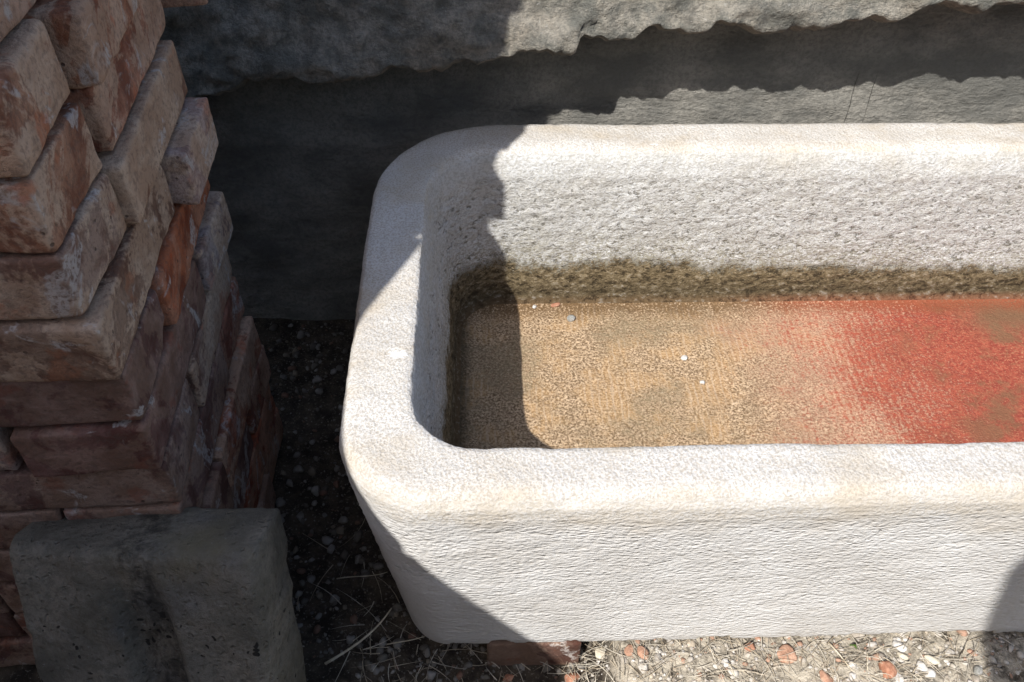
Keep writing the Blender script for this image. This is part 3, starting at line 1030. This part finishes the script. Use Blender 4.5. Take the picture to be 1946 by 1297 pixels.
def strand(p0, ang, L, w, bend, lift, rng, seg=5):
    """a thin four-sided blade from p0, curving over the ground"""
    V, F = [], []
    x, y, z = p0
    for i in range(seg + 1):
        t = i / seg
        a = ang + bend * (t - .5)
        if i:
            x += math.cos(a) * L / seg; y += math.sin(a) * L / seg
        zz = max(gz(x, y) + w * .6, z + lift * math.sin(math.pi * min(1, t * .9)) )
        r = w * (1 - .75 * t)
        nx, ny = -math.sin(a), math.cos(a)
        V += [(x + nx * r, y + ny * r, zz), (x, y, zz + r * .7), (x - nx * r, y - ny * r, zz), (x, y, zz - r * .5)]
    for i in range(seg):
        for k in range(4):
            F.append((i * 4 + k, i * 4 + (k + 1) % 4, (i + 1) * 4 + (k + 1) % 4, (i + 1) * 4 + k))
    return np.array(V), np.array(F)

def build_straw():
    rng = random.Random(9)
    Vs, Fs, base = [], [], 0
    zones = [((.08, .80), (.43, .56), 1250, (.008, .045)), ((-.22, .14), (.40, .56), 190, (.015, .06)), ((-.30, -.10), (.45, .80), 26, (.02, .07)), ((-.6, -.3), (.40, .52), 60, (.02, .07)),
             ((.08, .80), (.43, .56), 50, (.05, .10))]
    for (x0, x1), (y0, y1), cnt, (a, b) in zones:
        for _ in range(cnt):
            x, y = rng.uniform(x0, x1), rng.uniform(y0, y1)
            if inside_solid(x, y): continue
            # thin out the straw towards the right, as bare gravel shows there
            if x > .42 and rng.random() < min(.8, (x - .42) * 3.5): continue
            L = rng.uniform(a, b)
            V, F = strand((x, y, gz(x, y) + rng.uniform(.001, .009)), rng.uniform(0, 6.28), L, rng.uniform(.0004, .0009), rng.uniform(-.9, .9), rng.uniform(0, .005), rng)
            Vs.append(V); Fs.append(F + base); base += len(V)
    me = mesh_of('straw', np.concatenate(Vs), np.concatenate(Fs), False)
    tag(link('dry_straw', me, M_STRAW), 'matted dry straw and dead grass on the ground before the trough', kind='stuff')
build_straw()

def stone(name, px, py, z, size, mat, label, cat, group, sq=(1, .8, .55), seed=1, rz=0.0, sub=2, flat=True):
    w = at_z(px, py, z)
    if z < .1:
        for _ in range(6):
            z = gz(w[0], w[1])
            w = at_z(px, py, z)
    P, F = ico(seed, sub, sq, .22, 1.5)
    P = P * size * (.72 if z < .1 else 1)
    me = mesh_of(name, P, F, not flat)
    o = link(name, me, mat)
    o.location = (w[0], w[1], z + size * sq[2] * .5)
    o.rotation_euler = (0, 0, rz)
    return tag(o, label, cat, group)

M_TERRA = mat_plain('terracotta', (.38, .215, .145), (.49, .31, .22), 45, .002, .3)
M_ORANGE = mat_plain('orange_terracotta', (.34, .155, .095), (.43, .235, .155), 45, .002, .3)
M_WHITE = mat_plain('white_pebble', (.50, .48, .45), (.62, .61, .59), 60, .001, .15)
M_CREAM = mat_plain('cream_pebble', (.52, .47, .37), (.63, .58, .47), 60, .001, .15)
M_GREY = mat_plain('grey_chip', (.24, .24, .22), (.36, .35, .33), 60, .001, .3)
gf, gp, gt = 'terracotta fragments on the ground', 'pale pebbles on the ground', 'stone chips on the trough floor'
stone('brick_fragment', 1493, 1246, .040, .0215, M_TERRA, 'rounded pink terracotta shard at the foot of the trough', 'brick fragment', gf, (1, .95, .32), 11, .4)
stone('brick_fragment', 1424, 1232, .040, .0150, M_ORANGE, 'small tan brick fragment tucked under the trough edge', 'brick fragment', gf, (1, .6, .5), 12, .2)
stone('brick_fragment', 1682, 1274, .038, .0200, M_ORANGE, 'orange angular brick fragment among white pebbles', 'brick fragment', gf, (1, .85, .5), 13, 1.0)
stone('brick_fragment', 1088, 1291, .015, .0170, M_ORANGE, 'rust-red brick fragment at the shadow edge below the supporting brick', 'brick fragment', gf, (1, .7, .5), 14, .1)
stone('brick_fragment', 1196, 1238, .035, .0130, M_TERRA, 'pink brick chip beside the flat pale stone near the supporting brick', 'brick fragment', gf, (1, .75, .5), 15, .9)
stone('brick_fragment', 1222, 1243, .035, .0140, M_TERRA, 'salmon brick chip, rightmost of the pair near the supporting brick', 'brick fragment', gf, (1, .7, .5), 16, 2.2)
stone('brick_fragment', 1568, 1292, .035, .0160, M_TERRA, 'brown-red brick fragment at the bottom picture edge', 'brick fragment', gf, (1, .8, .5), 17, 2.2)
stone('brick_fragment', 966, 1291, .006, .0120, M_ORANGE, 'little red brick chip in the shade below the supporting brick', 'brick fragment', gf, (1, .7, .5), 18, .5)
stone('pebble', 1143, 1243, .034, .0140, M_CREAM, 'flat pale stone beside the supporting brick', 'pebble', gp, (1, .9, .4), 21, .3)
stone('pebble', 1378, 1262, .038, .0105, M_WHITE, 'bright white pebble lying in the straw', 'pebble', gp, (1, .8, .6), 22, .9)
stone('pebble', 1708, 1230, .040, .0135, M_WHITE, 'white pebble touching the lower edge of the trough', 'pebble', gp, (1, .75, .6), 23, 2.4)
stone('pebble', 1714, 1250, .038, .0110, M_CREAM, 'cream pebble just below the white pebble at the trough edge', 'pebble', gp, (1, .7, .6), 24, 2.4)
stone('pebble', 1769, 1257, .038, .0135, M_CREAM, 'cream pebble right of the orange brick fragment, near the dark shadow', 'pebble', gp, (1, .65, .6), 25, -.4)
stone('pebble', 1750, 1270, .038, .0125, M_WHITE, 'oval white pebble below the cream pebble', 'pebble', gp, (1, .7, .6), 26, -.8)
stone('pebble', 1765, 1283, .038, .0120, M_WHITE, 'pale pebble at the border of the dark shadow on the right', 'pebble', gp, (1, .8, .6), 27, .5)
stone('pebble', 1856, 1278, .038, .0110, M_GREY, 'grey pebble inside the dark shadow at the lower right', 'pebble', gp, (1, .8, .6), 28, .5)
stone('pebble', 1706, 1292, .038, .0105, M_WHITE, 'white pebble under the orange brick fragment', 'pebble', gp, (1, .8, .6), 29, 1.5)
zf = ZFLOOR + .001
stone('pebble', 1085, 608, zf, .0080, M_GREY, 'angular grey chip on the trough floor near the mossy wall', 'stone chip', gt, (1, .8, .6), 31, .6)
stone('brick_fragment', 1056, 582, zf, .0085, M_ORANGE, 'small red brick chip on the trough floor', 'brick fragment', gt, (1, .5, .5), 32, .3)
stone('pebble', 1016, 584, zf, .0045, M_WHITE, 'tiny pale chip at the shadow corner of the trough floor', 'stone chip', gt, (1, .8, .6), 33, 1.3)
stone('pebble', 1300, 682, zf, .0060, M_WHITE, 'bluish white pebble, upper one of two on the trough floor', 'pebble', gt, (1, .75, .6), 34, .3)
stone('pebble', 1335, 728, zf, .0048, M_WHITE, 'round white pebble, lower one of two on the trough floor', 'pebble', gt, (1, .95, .7), 35, .3, 2, False)

# long bleached stalks
def stalk(a, b, z0, z1, r, label, bend=.01):
    p, q = at_z(*a, z0), at_z(*b, z1)
    V, F, n, seg = [], [], 6, 10
    d = q - p
    side = np.cross(d, [0, 0, 1.]); side /= np.linalg.norm(side)
    up = np.cross(side, d); up /= np.linalg.norm(up)
    for i in range(seg + 1):
        t = i / seg
        c = p + d * t + side * bend * math.sin(math.pi * t) + up * .004 * math.sin(5 * t)
        for k in range(n):
            an = 2 * math.pi * k / n
            V.append(c + (side * math.cos(an) + up * math.sin(an)) * r * (1 - .5 * t))
    for i in range(seg):
        for k in range(n):
            F.append((i * n + k, i * n + (k + 1) % n, (i + 1) * n + (k + 1) % n, (i + 1) * n + k))
    F.append(tuple(range(n))[::-1]); F.append(tuple(range(seg * n, seg * n + n)))
    o = link('dry_stalk', mesh_of('dry_stalk', V, F), M_STALK)
    return tag(o, label, 'stalk', 'bleached dry stalks')
M_STALK = mat_plain('bleached_stalk', (.42, .36, .26), (.56, .50, .39), 60, .0004, .2)
stalk((618, 1262), (742, 1155), .006, .05, .0022, 'longest bleached stalk slanting across the dark gap left of the trough')
stalk((1575, 1222), (1650, 1300), .052, .042, .0011, 'thin pale stalk sloping down from the trough edge to the right', .004)
stalk((1648, 1240), (1656, 1300), .048, .042, .0010, 'thin upright pale stalk near the orange brick fragment', .003)
stalk((1385, 1262), (1410, 1300), .046, .042, .0011, 'thin pale stalk crossing the white pebble in the straw', .003)
stalk((640, 1100), (735, 1085), .006, .02, .0010, 'fine stalk lying in the dark gap above the longest stalk', .004)
stalk((735, 1225), (830, 1195), .004, .03, .0010, 'fine stalk in the shade below the trough corner', .006)

# one green blade
def blade():
    p = at_z(1620, 1222, .05)
    V = [(-.0022, 0, 0), (.0022, 0, 0), (.0018, -.006, .012), (-.0018, -.006, .012), (0, -.014, .018), (-.0022, .0012, 0), (.0022, .0012, 0), (.0018, -.0048, .0128), (-.0018, -.0048, .0128)]
    F = [(0, 1, 2, 3), (3, 2, 4), (6, 5, 8, 7), (7, 8, 4), (1, 6, 7, 2), (5, 0, 3, 8), (2, 7, 4), (8, 3, 4)]
    o = link('grass_blade', mesh_of('grass_blade', V, F, False), mat_plain('green_blade', (.10, .19, .03), (.15, .26, .05), 80, .0003, .1))
    o.location = (p[0], p[1], gz(p[0], p[1]) - .002)
    tag(o, 'single green grass blade sprouting at the trough edge', 'grass blade')
blade()
